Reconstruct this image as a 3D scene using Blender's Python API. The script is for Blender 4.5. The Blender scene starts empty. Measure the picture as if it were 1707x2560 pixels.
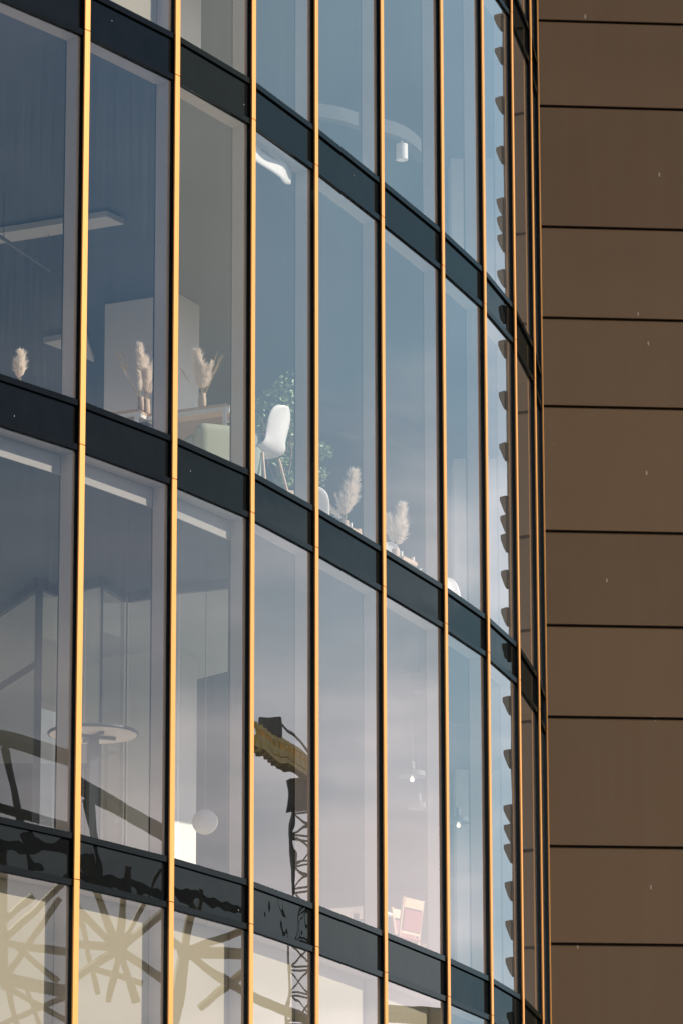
import bpy, math, random
from math import sin, cos, radians, pi
from mathutils import Vector, Matrix

random.seed(7)
scene = bpy.context.scene
COL = scene.collection

# ------------------------------------------------------------------ camera
EYE = Vector((0.0, 0.0, 1.65))
FPX, PITCH, ROLL = 11287.06, 0.249331, -0.00189     # focal length in source pixels (1707 x 2560)
W0, H0 = 1707.0, 2560.0
_r = Vector((1, 0, 0)); _u = Vector((0, -sin(PITCH), cos(PITCH)))
FWD = Vector((0, cos(PITCH), sin(PITCH)))
RIGHT = cos(ROLL) * _r + sin(ROLL) * _u
UP = -sin(ROLL) * _r + cos(ROLL) * _u
cam_data = bpy.data.cameras.new('camera')
cam = bpy.data.objects.new('camera', cam_data)
COL.objects.link(cam)
cam.matrix_world = Matrix(((RIGHT.x, UP.x, -FWD.x, EYE.x), (RIGHT.y, UP.y, -FWD.y, EYE.y),
                           (RIGHT.z, UP.z, -FWD.z, EYE.z), (0, 0, 0, 1)))
cam_data.sensor_fit = 'VERTICAL'
cam_data.sensor_height = 36.0
cam_data.lens = FPX / H0 * 36.0
cam_data.clip_start = 0.5
cam_data.clip_end = 6000
scene.camera = cam

# ------------------------------------------------------------------ sun, sky, exposure
SUN_AZ = radians(-6.0)        # angle of the sun's ground direction from +x towards +y
SUN_EL = radians(31.0)
sun_dir = Vector((cos(SUN_AZ) * cos(SUN_EL), sin(SUN_AZ) * cos(SUN_EL), sin(SUN_EL)))
sl = bpy.data.lights.new('sun', 'SUN')
sl.energy = 4.9
sl.angle = radians(0.5)
sl.color = (1.0, 0.90, 0.76)
so = bpy.data.objects.new('sun', sl)
COL.objects.link(so)
so.rotation_euler = sun_dir.to_track_quat('Z', 'Y').to_euler()
so.location = (30, -10, 60)

world = bpy.data.worlds.new('World')
scene.world = world
world.use_nodes = True
wn, wl = world.node_tree.nodes, world.node_tree.links
wn.clear()
w_out = wn.new('ShaderNodeOutputWorld')
w_bg = wn.new('ShaderNodeBackground'); w_bg.inputs['Strength'].default_value = 0.094
sky = wn.new('ShaderNodeTexSky'); sky.sky_type = 'NISHITA'; sky.sun_disc = False
sky.sun_elevation = SUN_EL
sky.sun_rotation = pi / 2 - SUN_AZ
sky.air_density = 1.0; sky.dust_density = 0.3; sky.ozone_density = 1.5
# broken cloud: more of it low over the horizon
tc = wn.new('ShaderNodeTexCoord')
mp = wn.new('ShaderNodeMapping'); mp.inputs['Scale'].default_value = (2.2, 2.2, 6.5)
mp.inputs['Location'].default_value = (0.35, 1.7, 0.2)
wl.new(tc.outputs['Generated'], mp.inputs['Vector'])
nz = wn.new('ShaderNodeTexNoise'); nz.inputs['Scale'].default_value = 1.15
nz.inputs['Detail'].default_value = 6; nz.inputs['Roughness'].default_value = 0.52
nz.inputs['Distortion'].default_value = 0.5
wl.new(mp.outputs['Vector'], nz.inputs['Vector'])
sp = wn.new('ShaderNodeSeparateXYZ'); wl.new(tc.outputs['Generated'], sp.inputs[0])
low = wn.new('ShaderNodeMapRange'); low.inputs['From Min'].default_value = 0.15
low.inputs['From Max'].default_value = 0.33
low.inputs['To Min'].default_value = 0.42; low.inputs['To Max'].default_value = -0.16
wl.new(sp.outputs['Z'], low.inputs['Value'])
ad = wn.new('ShaderNodeMath'); ad.operation = 'ADD'
wl.new(nz.outputs['Fac'], ad.inputs[0]); wl.new(low.outputs[0], ad.inputs[1])
rp = wn.new('ShaderNodeValToRGB')
rp.color_ramp.elements[0].position = 0.46; rp.color_ramp.elements[0].color = (0, 0, 0, 1)
rp.color_ramp.elements[1].position = 0.76; rp.color_ramp.elements[1].color = (1, 1, 1, 1)
wl.new(ad.outputs[0], rp.inputs['Fac'])
nz2 = wn.new('ShaderNodeTexNoise'); nz2.inputs['Scale'].default_value = 4.6; nz2.inputs['Detail'].default_value = 4
wl.new(mp.outputs['Vector'], nz2.inputs['Vector'])
cr = wn.new('ShaderNodeValToRGB')
cr.color_ramp.elements[0].position = 0.36; cr.color_ramp.elements[0].color = (7.0, 7.8, 8.5, 1)
cr.color_ramp.elements[1].position = 0.64; cr.color_ramp.elements[1].color = (17.5, 15.4, 15.1, 1)
wl.new(nz2.outputs['Fac'], cr.inputs['Fac'])
mx = wn.new('ShaderNodeMixRGB')
wl.new(rp.outputs['Color'], mx.inputs['Fac'])

def veil(prev, az, lo, hi, amount, col):
    '''a broad bank of thin cloud or added dimming centred on one side of the sky'''
    d = wn.new('ShaderNodeVectorMath'); d.operation = 'DOT_PRODUCT'
    d.inputs[1].default_value = (cos(radians(az)), sin(radians(az)), 0)
    wl.new(tc.outputs['Generated'], d.inputs[0])
    m = wn.new('ShaderNodeMapRange'); m.interpolation_type = 'SMOOTHSTEP'
    m.inputs['From Min'].default_value = lo; m.inputs['From Max'].default_value = hi; m.inputs['To Max'].default_value = amount
    wl.new(d.outputs['Value'], m.inputs['Value'])
    n_ = wn.new('ShaderNodeMapRange'); n_.inputs['From Min'].default_value = 0.3; n_.inputs['From Max'].default_value = 0.6
    n_.inputs['To Min'].default_value = 0.7; n_.inputs['To Max'].default_value = 1.0
    wl.new(nz2.outputs['Fac'], n_.inputs['Value'])
    k = wn.new('ShaderNodeMath'); k.operation = 'MULTIPLY'; wl.new(m.outputs[0], k.inputs[0]); wl.new(n_.outputs[0], k.inputs[1])
    x = wn.new('ShaderNodeMixRGB'); x.inputs['Color2'].default_value = (*col, 1)
    wl.new(k.outputs[0], x.inputs['Fac']); wl.new(prev, x.inputs['Color1'])
    return x.outputs[0]
def patch(prev, az, haz, el, hel, amount, col):
    '''one cloud (or clear gap) of its own tone, given by azimuth, elevation and half sizes in degrees'''
    at = wn.new('ShaderNodeMath'); at.operation = 'ARCTAN2'; wl.new(sp.outputs['Y'], at.inputs[0]); wl.new(sp.outputs['X'], at.inputs[1])
    es = wn.new('ShaderNodeMath'); es.operation = 'ARCSINE'; wl.new(sp.outputs['Z'], es.inputs[0])
    def part(src, c, h):
        a = wn.new('ShaderNodeMath'); a.operation = 'SUBTRACT'; wl.new(src, a.inputs[0]); a.inputs[1].default_value = radians(c)
        b = wn.new('ShaderNodeMath'); b.operation = 'DIVIDE'; wl.new(a.outputs[0], b.inputs[0]); b.inputs[1].default_value = radians(h)
        c_ = wn.new('ShaderNodeMath'); c_.operation = 'MULTIPLY'; wl.new(b.outputs[0], c_.inputs[0]); wl.new(b.outputs[0], c_.inputs[1])
        return c_.outputs[0]
    r = wn.new('ShaderNodeMath'); r.operation = 'ADD'; wl.new(part(at.outputs[0], az, haz), r.inputs[0]); wl.new(part(es.outputs[0], el, hel), r.inputs[1])
    n_ = wn.new('ShaderNodeMath'); n_.operation = 'MULTIPLY_ADD'; wl.new(nz2.outputs['Fac'], n_.inputs[0]); n_.inputs[1].default_value = 1.8; n_.inputs[2].default_value = -0.9
    q = wn.new('ShaderNodeMath'); q.operation = 'ADD'; wl.new(r.outputs[0], q.inputs[0]); wl.new(n_.outputs[0], q.inputs[1])
    m = wn.new('ShaderNodeMapRange'); m.interpolation_type = 'SMOOTHSTEP'; wl.new(q.outputs[0], m.inputs['Value'])
    m.inputs['From Min'].default_value = 0.1; m.inputs['From Max'].default_value = 1.3; m.inputs['To Min'].default_value = amount; m.inputs['To Max'].default_value = 0.0
    x = wn.new('ShaderNodeMixRGB'); x.inputs['Color2'].default_value = (*col, 1)
    wl.new(m.outputs[0], x.inputs['Fac']); wl.new(prev, x.inputs['Color1'])
    return x.outputs[0]
thin = veil(sky.outputs['Color'], 55, 0.74, 0.94, 0.9, (4.8, 6.9, 8.2))
thin = patch(thin, 14, 19, 15, 9, 0.92, (1.5, 3.3, 5.4))
thin = veil(thin, 238, 0.35, 0.85, 0.85, (1.5, 2.0, 2.4))  # unseen dark sky behind the camera, added to dim the fins' side faces
wl.new(thin, mx.inputs['Color1']); wl.new(cr.outputs['Color'], mx.inputs['Color2'])
fin_c = mx.outputs['Color']
fin_c = patch(fin_c, 31, 7, 20, 6.5, 0.85, (6.2, 6.0, 5.2))
fin_c = patch(fin_c, 56, 7, 10.5, 4.0, 0.75, (4.4, 6.6, 7.8))
fin_c = patch(fin_c, 22, 5, 14.6, 1.3, 0.4, (8.2, 7.6, 7.9))
fin_c = patch(fin_c, 46, 6, 9.4, 1.3, 0.7, (15.5, 13.6, 13.2))
fin_c = patch(fin_c, 43, 5, 12.4, 1.1, 0.6, (7.0, 8.2, 9.0))
wl.new(fin_c, w_bg.inputs['Color'])
wl.new(w_bg.outputs[0], w_out.inputs['Surface'])

scene.view_settings.view_transform = 'Standard'
scene.view_settings.look = 'None'
scene.view_settings.exposure = 0.25
scene.view_settings.gamma = 1.0
scene.render.engine = 'CYCLES'
scene.cycles.use_denoising = True
scene.cycles.max_bounces = 14
scene.cycles.transparent_max_bounces = 32
scene.cycles.diffuse_bounces = 5
scene.cycles.glossy_bounces = 5
scene.cycles.caustics_reflective = False
scene.cycles.caustics_refractive = False

# ------------------------------------------------------------------ materials
def mat(name, base, rough=0.5, metal=0.0, var=0.0, vscale=3.0, bump=0.0, bscale=20.0, stretch=(1, 1, 1),
        spec=0.5, coat=0.0, rvar=0.0, emis=None, bdist=0.01):
    m = bpy.data.materials.new(name); m.use_nodes = True
    n, l = m.node_tree.nodes, m.node_tree.links
    p = n['Principled BSDF']
    p.inputs['Base Color'].default_value = (*base, 1)
    p.inputs['Roughness'].default_value = rough
    p.inputs['Metallic'].default_value = metal
    p.inputs['Specular IOR Level'].default_value = spec
    p.inputs['Coat Weight'].default_value = coat
    if emis:
        p.inputs['Emission Color'].default_value = (*emis[0], 1); p.inputs['Emission Strength'].default_value = emis[1]
    t = n.new('ShaderNodeTexCoord'); g = n.new('ShaderNodeMapping'); g.inputs['Scale'].default_value = stretch
    l.new(t.outputs['Object'], g.inputs['Vector'])
    if var or rvar:
        z = n.new('ShaderNodeTexNoise'); z.inputs['Scale'].default_value = vscale; z.inputs['Detail'].default_value = 5
        l.new(g.outputs[0], z.inputs['Vector'])
        if var:
            c = n.new('ShaderNodeMixRGB'); c.blend_type = 'MIX'
            c.inputs['Color1'].default_value = (*[max(0, v * (1 - var)) for v in base], 1)
            c.inputs['Color2'].default_value = (*[min(1, v * (1 + var)) for v in base], 1)
            l.new(z.outputs['Fac'], c.inputs['Fac']); l.new(c.outputs[0], p.inputs['Base Color'])
        if rvar:
            q = n.new('ShaderNodeMapRange'); q.inputs['To Min'].default_value = rough - rvar; q.inputs['To Max'].default_value = rough + rvar
            l.new(z.outputs['Fac'], q.inputs['Value']); l.new(q.outputs[0], p.inputs['Roughness'])
    if bump:
        z2 = n.new('ShaderNodeTexNoise'); z2.inputs['Scale'].default_value = bscale; z2.inputs['Detail'].default_value = 2
        l.new(g.outputs[0], z2.inputs['Vector'])
        b = n.new('ShaderNodeBump'); b.inputs['Strength'].default_value = bump; b.inputs['Distance'].default_value = bdist
        l.new(z2.outputs['Fac'], b.inputs['Height']); l.new(b.outputs[0], p.inputs['Normal'])
    return m

def glass_mat(name, f0, tint, dirt, wave, film=0.8):
    """Coated glazing: clear transmission and a mirror reflection that rises towards grazing, with rain streaks."""
    m = bpy.data.materials.new(name); m.use_nodes = True
    n, l = m.node_tree.nodes, m.node_tree.links
    n.clear()
    out = n.new('ShaderNodeOutputMaterial')
    geo = n.new('ShaderNodeNewGeometry'); tcx = n.new('ShaderNodeTexCoord')
    dot = n.new('ShaderNodeVectorMath'); dot.operation = 'DOT_PRODUCT'
    l.new(geo.outputs['True Normal'], dot.inputs[0]); l.new(geo.outputs['Incoming'], dot.inputs[1])
    ab = n.new('ShaderNodeMath'); ab.operation = 'ABSOLUTE'; l.new(dot.outputs['Value'], ab.inputs[0])
    inv = n.new('ShaderNodeMath'); inv.operation = 'SUBTRACT'; inv.inputs[0].default_value = 1; l.new(ab.outputs[0], inv.inputs[1])
    pw = n.new('ShaderNodeMath'); pw.operation = 'POWER'; pw.inputs[1].default_value = 2.85; l.new(inv.outputs[0], pw.inputs[0])
    ml = n.new('ShaderNodeMath'); ml.operation = 'MULTIPLY_ADD'; ml.inputs[1].default_value = 1 - f0; ml.inputs[2].default_value = f0
    l.new(pw.outputs[0], ml.inputs[0])
    fr = n.new('ShaderNodeMath'); fr.operation = 'SUBTRACT'; fr.inputs[0].default_value = 1; l.new(geo.outputs['Backfacing'], fr.inputs[1])
    fac = n.new('ShaderNodeMath'); fac.operation = 'MULTIPLY'; l.new(ml.outputs[0], fac.inputs[0]); l.new(fr.outputs[0], fac.inputs[1])
    zz = n.new('ShaderNodeTexNoise'); zz.inputs['Scale'].default_value = 1.1; zz.inputs['Detail'].default_value = 1.5
    l.new(tcx.outputs['Object'], zz.inputs['Vector'])
    bp = n.new('ShaderNodeBump'); bp.inputs['Strength'].default_value = 1.0; bp.inputs['Distance'].default_value = wave
    l.new(zz.outputs['Fac'], bp.inputs['Height'])
    tr = n.new('ShaderNodeBsdfTransparent'); tr.inputs['Color'].default_value = (*tint, 1)
    gl = n.new('ShaderNodeBsdfGlossy'); gl.inputs['Roughness'].default_value = 0.0; gl.inputs['Color'].default_value = (0.93, 0.97, 1.0, 1)
    # every unit sits a hair out of plane
    oi = n.new('ShaderNodeObjectInfo'); wn_ = n.new('ShaderNodeTexWhiteNoise'); wn_.noise_dimensions = '1D'; l.new(oi.outputs['Random'], wn_.inputs['W'])
    sb_ = n.new('ShaderNodeVectorMath'); sb_.operation = 'SUBTRACT'; sb_.inputs[1].default_value = (0.5, 0.5, 0.5); l.new(wn_.outputs['Color'], sb_.inputs[0])
    sc = n.new('ShaderNodeVectorMath'); sc.operation = 'SCALE'; sc.inputs['Scale'].default_value = 0.0012; l.new(sb_.outputs[0], sc.inputs[0])
    ad2 = n.new('ShaderNodeVectorMath'); ad2.operation = 'ADD'; l.new(bp.outputs[0], ad2.inputs[0]); l.new(sc.outputs[0], ad2.inputs[1])
    nm_ = n.new('ShaderNodeVectorMath'); nm_.operation = 'NORMALIZE'; l.new(ad2.outputs[0], nm_.inputs[0])
    l.new(nm_.outputs[0], gl.inputs['Normal'])
    mpx = n.new('ShaderNodeMapping'); mpx.inputs['Scale'].default_value = (55, 55, 0.4); l.new(tcx.outputs['Object'], mpx.inputs[0])
    st = n.new('ShaderNodeTexNoise'); st.inputs['Scale'].default_value = 1.6; st.inputs['Detail'].default_value = 4; st.inputs['Roughness'].default_value = 0.65
    l.new(mpx.outputs[0], st.inputs['Vector'])
    lg = n.new('ShaderNodeTexNoise'); lg.inputs['Scale'].default_value = 0.55; lg.inputs['Detail'].default_value = 2
    l.new(tcx.outputs['Object'], lg.inputs['Vector'])
    sr = n.new('ShaderNodeMapRange'); sr.inputs['From Min'].default_value = 0.42; sr.inputs['From Max'].default_value = 0.68
    sr.inputs['To Min'].default_value = dirt * 0.25; sr.inputs['To Max'].default_value = dirt; l.new(st.outputs['Fac'], sr.inputs['Value'])
    lm = n.new('ShaderNodeMapRange'); lm.inputs['From Min'].default_value = 0.3; lm.inputs['From Max'].default_value = 0.7
    lm.inputs['To Min'].default_value = 0.25; lm.inputs['To Max'].default_value = 1.25; l.new(lg.outputs['Fac'], lm.inputs['Value'])
    dm = n.new('ShaderNodeMath'); dm.operation = 'MULTIPLY'; l.new(sr.outputs[0], dm.inputs[0]); l.new(lm.outputs[0], dm.inputs[1])
    dm2 = n.new('ShaderNodeMath'); dm2.operation = 'MULTIPLY'; l.new(dm.outputs[0], dm2.inputs[0]); l.new(fr.outputs[0], dm2.inputs[1])
    df = n.new('ShaderNodeBsdfDiffuse'); df.inputs['Color'].default_value = (film * 0.92, film * 0.97, film, 1)
    m1 = n.new('ShaderNodeMixShader'); l.new(dm2.outputs[0], m1.inputs[0]); l.new(tr.outputs[0], m1.inputs[1]); l.new(df.outputs[0], m1.inputs[2])
    m2 = n.new('ShaderNodeMixShader'); l.new(fac.outputs[0], m2.inputs[0]); l.new(m1.outputs[0], m2.inputs[1]); l.new(gl.outputs[0], m2.inputs[2])
    l.new(m2.outputs[0], out.inputs['Surface'])
    return m

def dark_gloss(name, base, refl, rough, f0, wave=0.0, wscale=1.4, specks=0.0):
    '''near black surface with a restrained, tinted mirror layer that grows towards grazing'''
    m = bpy.data.materials.new(name); m.use_nodes = True
    n, l = m.node_tree.nodes, m.node_tree.links; n.clear()
    out = n.new('ShaderNodeOutputMaterial'); tcx = n.new('ShaderNodeTexCoord')
    geo = n.new('ShaderNodeNewGeometry')
    dot = n.new('ShaderNodeVectorMath'); dot.operation = 'DOT_PRODUCT'
    l.new(geo.outputs['Normal'], dot.inputs[0]); l.new(geo.outputs['Incoming'], dot.inputs[1])
    inv = n.new('ShaderNodeMath'); inv.operation = 'SUBTRACT'; inv.inputs[0].default_value = 1; inv.use_clamp = True; l.new(dot.outputs['Value'], inv.inputs[1])
    pw = n.new('ShaderNodeMath'); pw.operation = 'POWER'; pw.inputs[1].default_value = 4.2; l.new(inv.outputs[0], pw.inputs[0])
    ml = n.new('ShaderNodeMath'); ml.operation = 'MULTIPLY_ADD'; ml.inputs[1].default_value = 1 - f0; ml.inputs[2].default_value = f0; l.new(pw.outputs[0], ml.inputs[0])
    nz_ = n.new('ShaderNodeTexNoise'); nz_.inputs['Scale'].default_value = 6; nz_.inputs['Detail'].default_value = 6; l.new(tcx.outputs['Object'], nz_.inputs['Vector'])
    col = n.new('ShaderNodeMixRGB'); col.inputs['Color1'].default_value = (*[c * 0.7 for c in base], 1); col.inputs['Color2'].default_value = (*[c * 1.5 for c in base], 1)
    l.new(nz_.outputs['Fac'], col.inputs['Fac'])
    last = col.outputs[0]
    if specks:
        mp_ = n.new('ShaderNodeMapping'); mp_.inputs['Scale'].default_value = (3.2, 3.2, 2.2); l.new(tcx.outputs['Object'], mp_.inputs[0])
        vo = n.new('ShaderNodeTexVoronoi'); vo.inputs['Scale'].default_value = 1.7; l.new(mp_.outputs[0], vo.inputs['Vector'])
        th = n.new('ShaderNodeMath'); th.operation = 'LESS_THAN'; th.inputs[1].default_value = specks; l.new(vo.outputs['Distance'], th.inputs[0])
        sx = n.new('ShaderNodeMixRGB'); sx.inputs['Color2'].default_value = (0.45, 0.44, 0.41, 1); l.new(th.outputs[0], sx.inputs['Fac']); l.new(last, sx.inputs['Color1']); last = sx.outputs[0]
    df = n.new('ShaderNodeBsdfDiffuse'); l.new(last, df.inputs['Color'])
    gl = n.new('ShaderNodeBsdfGlossy'); gl.inputs['Color'].default_value = (*refl, 1); gl.inputs['Roughness'].default_value = rough
    if wave:
        zz = n.new('ShaderNodeTexNoise'); zz.inputs['Scale'].default_value = wscale; zz.inputs['Detail'].default_value = 2; l.new(tcx.outputs['Object'], zz.inputs['Vector'])
        bp = n.new('ShaderNodeBump'); bp.inputs['Distance'].default_value = wave; l.new(zz.outputs['Fac'], bp.inputs['Height']); l.new(bp.outputs[0], gl.inputs['Normal'])
    mx_ = n.new('ShaderNodeMixShader'); l.new(ml.outputs[0], mx_.inputs[0]); l.new(df.outputs[0], mx_.inputs[1]); l.new(gl.outputs[0], mx_.inputs[2])
    l.new(mx_.outputs[0], out.inputs['Surface'])
    return m

M = {}
M['gold'] = mat('gold anodised aluminium', (0.77, 0.352, 0.086), 0.46, 0.25, var=0.05, vscale=2, stretch=(1, 1, 0.2), rvar=0.05)
M['black'] = dark_gloss('black coated aluminium', (0.0055, 0.0055, 0.0058), (0.24, 0.32, 0.35), 0.12, 0.035)
M['spandrel'] = dark_gloss('dark back painted glass', (0.005, 0.0055, 0.006), (0.25, 0.32, 0.34), 0.0, 0.042, wave=0.0024, specks=0.022)
M['pane'] = glass_mat('coated window glass', 0.06, (0.966, 0.963, 0.957), 0.028, 0.0007)
M['clear'] = glass_mat('clear partition glass', 0.05, (0.90, 0.915, 0.91), 0.01, 0.001)
M['jamb'] = mat('grey beige reveal lining', (0.46, 0.41, 0.375), 0.55, var=0.06, vscale=4)
M['blind'] = mat('off white blind fabric', (0.335, 0.31, 0.24), 0.9, var=0.05, vscale=30, bump=0.2, bscale=300)
M['ceil'] = mat('dark painted ceiling', (0.045, 0.055, 0.07), 0.8, var=0.25, vscale=1.2)
M['floor'] = mat('pale oak floor', (0.74, 0.69, 0.62), 0.95, var=0.15, vscale=6)
M['white'] = mat('white wall paint', (0.90, 0.90, 0.89), 0.7, var=0.03, vscale=2)
M['soffit'] = mat('grey painted soffit', (0.075, 0.08, 0.085), 0.8, var=0.06, vscale=3)
M['raft'] = mat('pale acoustic raft', (0.50, 0.50, 0.50), 0.8, var=0.06, vscale=3)
M['wallgrey'] = mat('pale grey plaster', (0.62, 0.65, 0.66), 0.8, var=0.06, vscale=1.5)
M['bronze'] = mat('bronze cladding metal', (0.140, 0.084, 0.041), 0.37, 0.55, var=0.10, vscale=0.9, bump=0.35, bscale=0.9, rvar=0.05, bdist=0.03)
def weather(m, chip=0.035):
    n, l = m.node_tree.nodes, m.node_tree.links; p = n['Principled BSDF']
    src = p.inputs['Base Color'].links[0].from_socket
    oi = n.new('ShaderNodeObjectInfo'); tcx = n.new('ShaderNodeTexCoord')
    hs = n.new('ShaderNodeHueSaturation'); l.new(src, hs.inputs['Color'])
    a = n.new('ShaderNodeMapRange'); a.inputs['To Min'].default_value = 0.90; a.inputs['To Max'].default_value = 1.10; l.new(oi.outputs['Random'], a.inputs['Value']); l.new(a.outputs[0], hs.inputs['Value'])
    # faint run-off streaks
    mp1 = n.new('ShaderNodeMapping'); mp1.inputs['Scale'].default_value = (9, 9, 0.35); l.new(tcx.outputs['Object'], mp1.inputs[0])
    st = n.new('ShaderNodeTexNoise'); st.inputs['Scale'].default_value = 1.0; st.inputs['Detail'].default_value = 5; l.new(mp1.outputs[0], st.inputs['Vector'])
    sm = n.new('ShaderNodeMapRange'); sm.inputs['From Min'].default_value = 0.45; sm.inputs['From Max'].default_value = 0.8; sm.inputs['To Max'].default_value = 0.09; l.new(st.outputs['Fac'], sm.inputs['Value'])
    s1 = n.new('ShaderNodeMixRGB'); s1.inputs['Color2'].default_value = (0.20, 0.15, 0.10, 1); l.new(sm.outputs[0], s1.inputs['Fac']); l.new(hs.outputs[0], s1.inputs['Color1'])
    # small pale chips, taller than wide
    mp2 = n.new('ShaderNodeMapping'); mp2.inputs['Scale'].default_value = (2.6, 2.6, 1.0); l.new(tcx.outputs['Object'], mp2.inputs[0])
    vo = n.new('ShaderNodeTexVoronoi'); vo.inputs['Scale'].default_value = 1.25; l.new(mp2.outputs[0], vo.inputs['Vector'])
    nn = n.new('ShaderNodeTexNoise'); nn.inputs['Scale'].default_value = 14; l.new(tcx.outputs['Object'], nn.inputs['Vector'])
    ad_ = n.new('ShaderNodeMath'); ad_.operation = 'MULTIPLY_ADD'; ad_.inputs[1].default_value = 0.05; l.new(nn.outputs['Fac'], ad_.inputs[0]); l.new(vo.outputs['Distance'], ad_.inputs[2])
    th = n.new('ShaderNodeMapRange'); th.inputs['From Min'].default_value = chip + 0.022; th.inputs['From Max'].default_value = chip + 0.034; th.inputs['To Min'].default_value = 0.75; th.inputs['To Max'].default_value = 0.0; l.new(ad_.outputs[0], th.inputs['Value'])
    s2 = n.new('ShaderNodeMixRGB'); s2.inputs['Color2'].default_value = (0.42, 0.35, 0.27, 1); l.new(th.outputs[0], s2.inputs['Fac']); l.new(s1.outputs[0], s2.inputs['Color1'])
    l.new(s2.outputs[0], p.inputs['Base Color'])
weather(M['bronze'])
M['trim'] = mat('olive bronze trim', (0.075, 0.065, 0.04), 0.45, 0.3, var=0.1, vscale=3)
M['void'] = mat('black joint backing', (0.006, 0.004, 0.004), 0.8)
M['wood'] = mat('light oak', (0.56, 0.40, 0.27), 0.5, var=0.18, vscale=9, stretch=(1, 6, 6))
M['whitemetal'] = mat('white powder coated steel', (0.80, 0.80, 0.79), 0.4, var=0.02)
M['sage'] = mat('sage green upholstery', (0.36, 0.40, 0.32), 0.9, var=0.08, vscale=40, bump=0.2, bscale=220)
M['plastic'] = mat('white moulded plastic', (0.88, 0.88, 0.87), 0.32, var=0.02)
M['pampas'] = mat('dried pampas cream', (0.97, 0.91, 0.84), 0.95, var=0.03, vscale=30)
_n, _l = M['pampas'].node_tree.nodes, M['pampas'].node_tree.links
_t = _n.new('ShaderNodeBsdfTranslucent'); _t.inputs['Color'].default_value = (0.97, 0.90, 0.82, 1)
_m = _n.new('ShaderNodeMixShader'); _m.inputs[0].default_value = 0.35
_l.new(_n['Principled BSDF'].outputs[0], _m.inputs[1]); _l.new(_t.outputs[0], _m.inputs[2])
_l.new(_m.outputs[0], _n['Material Output'].inputs['Surface'])
M['straw'] = mat('dried straw', (0.62, 0.49, 0.30), 0.9, var=0.15, vscale=20)
M['leaf'] = mat('glossy green leaf', (0.25, 0.35, 0.18), 0.45, var=0.5, vscale=9)
M['bark'] = mat('pale bark', (0.30, 0.23, 0.18), 0.9, var=0.3, vscale=14, bump=0.4, bscale=50)
M['ceramic'] = mat('tan stoneware', (0.52, 0.40, 0.30), 0.6, var=0.12, vscale=8)
M['darkmetal'] = mat('dark blue grey steel', (0.045, 0.055, 0.065), 0.45, 0.2, var=0.1)
M['tabletop'] = mat('pale laminate', (0.72, 0.66, 0.62), 0.5, var=0.03)
M['reflector'] = mat('bright reflector', (0.85, 0.85, 0.86), 0.15, 1.0)
M['bulb'] = mat('glowing bulb', (0.9, 0.85, 0.75), 0.3, emis=((1.0, 0.86, 0.66), 1.6))
M['red'] = mat('red leather', (0.24, 0.06, 0.06), 0.45, var=0.1, vscale=20)
M['greymetal'] = mat('grey lamp metal', (0.10, 0.115, 0.125), 0.5, var=0.1)
M['olive'] = mat('cream olive steel paint', (0.58, 0.45, 0.15), 0.5, var=0.15, vscale=2)
M['darkgreen'] = mat('dark green steel paint', (0.10, 0.12, 0.06), 0.5, var=0.2, vscale=2)
M['yellow'] = mat('crane yellow paint', (0.85, 0.55, 0.04), 0.5, var=0.15, vscale=0.6)
M['craneblack'] = mat('dark crane steel', (0.03, 0.03, 0.03), 0.5, var=0.2)
M['paper'] = mat('paper lantern', (0.50, 0.49, 0.45), 0.8, var=0.04)
M['asphalt'] = mat('asphalt', (0.055, 0.055, 0.055), 0.9, var=0.3, vscale=0.5, bump=0.3, bscale=60)
M['paving'] = mat('paving stone', (0.30, 0.29, 0.27), 0.85, var=0.15, vscale=1.5)
M['rainbow_red'] = mat('flag cloth', (0.55, 0.12, 0.15), 0.9, var=0.1)

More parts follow.
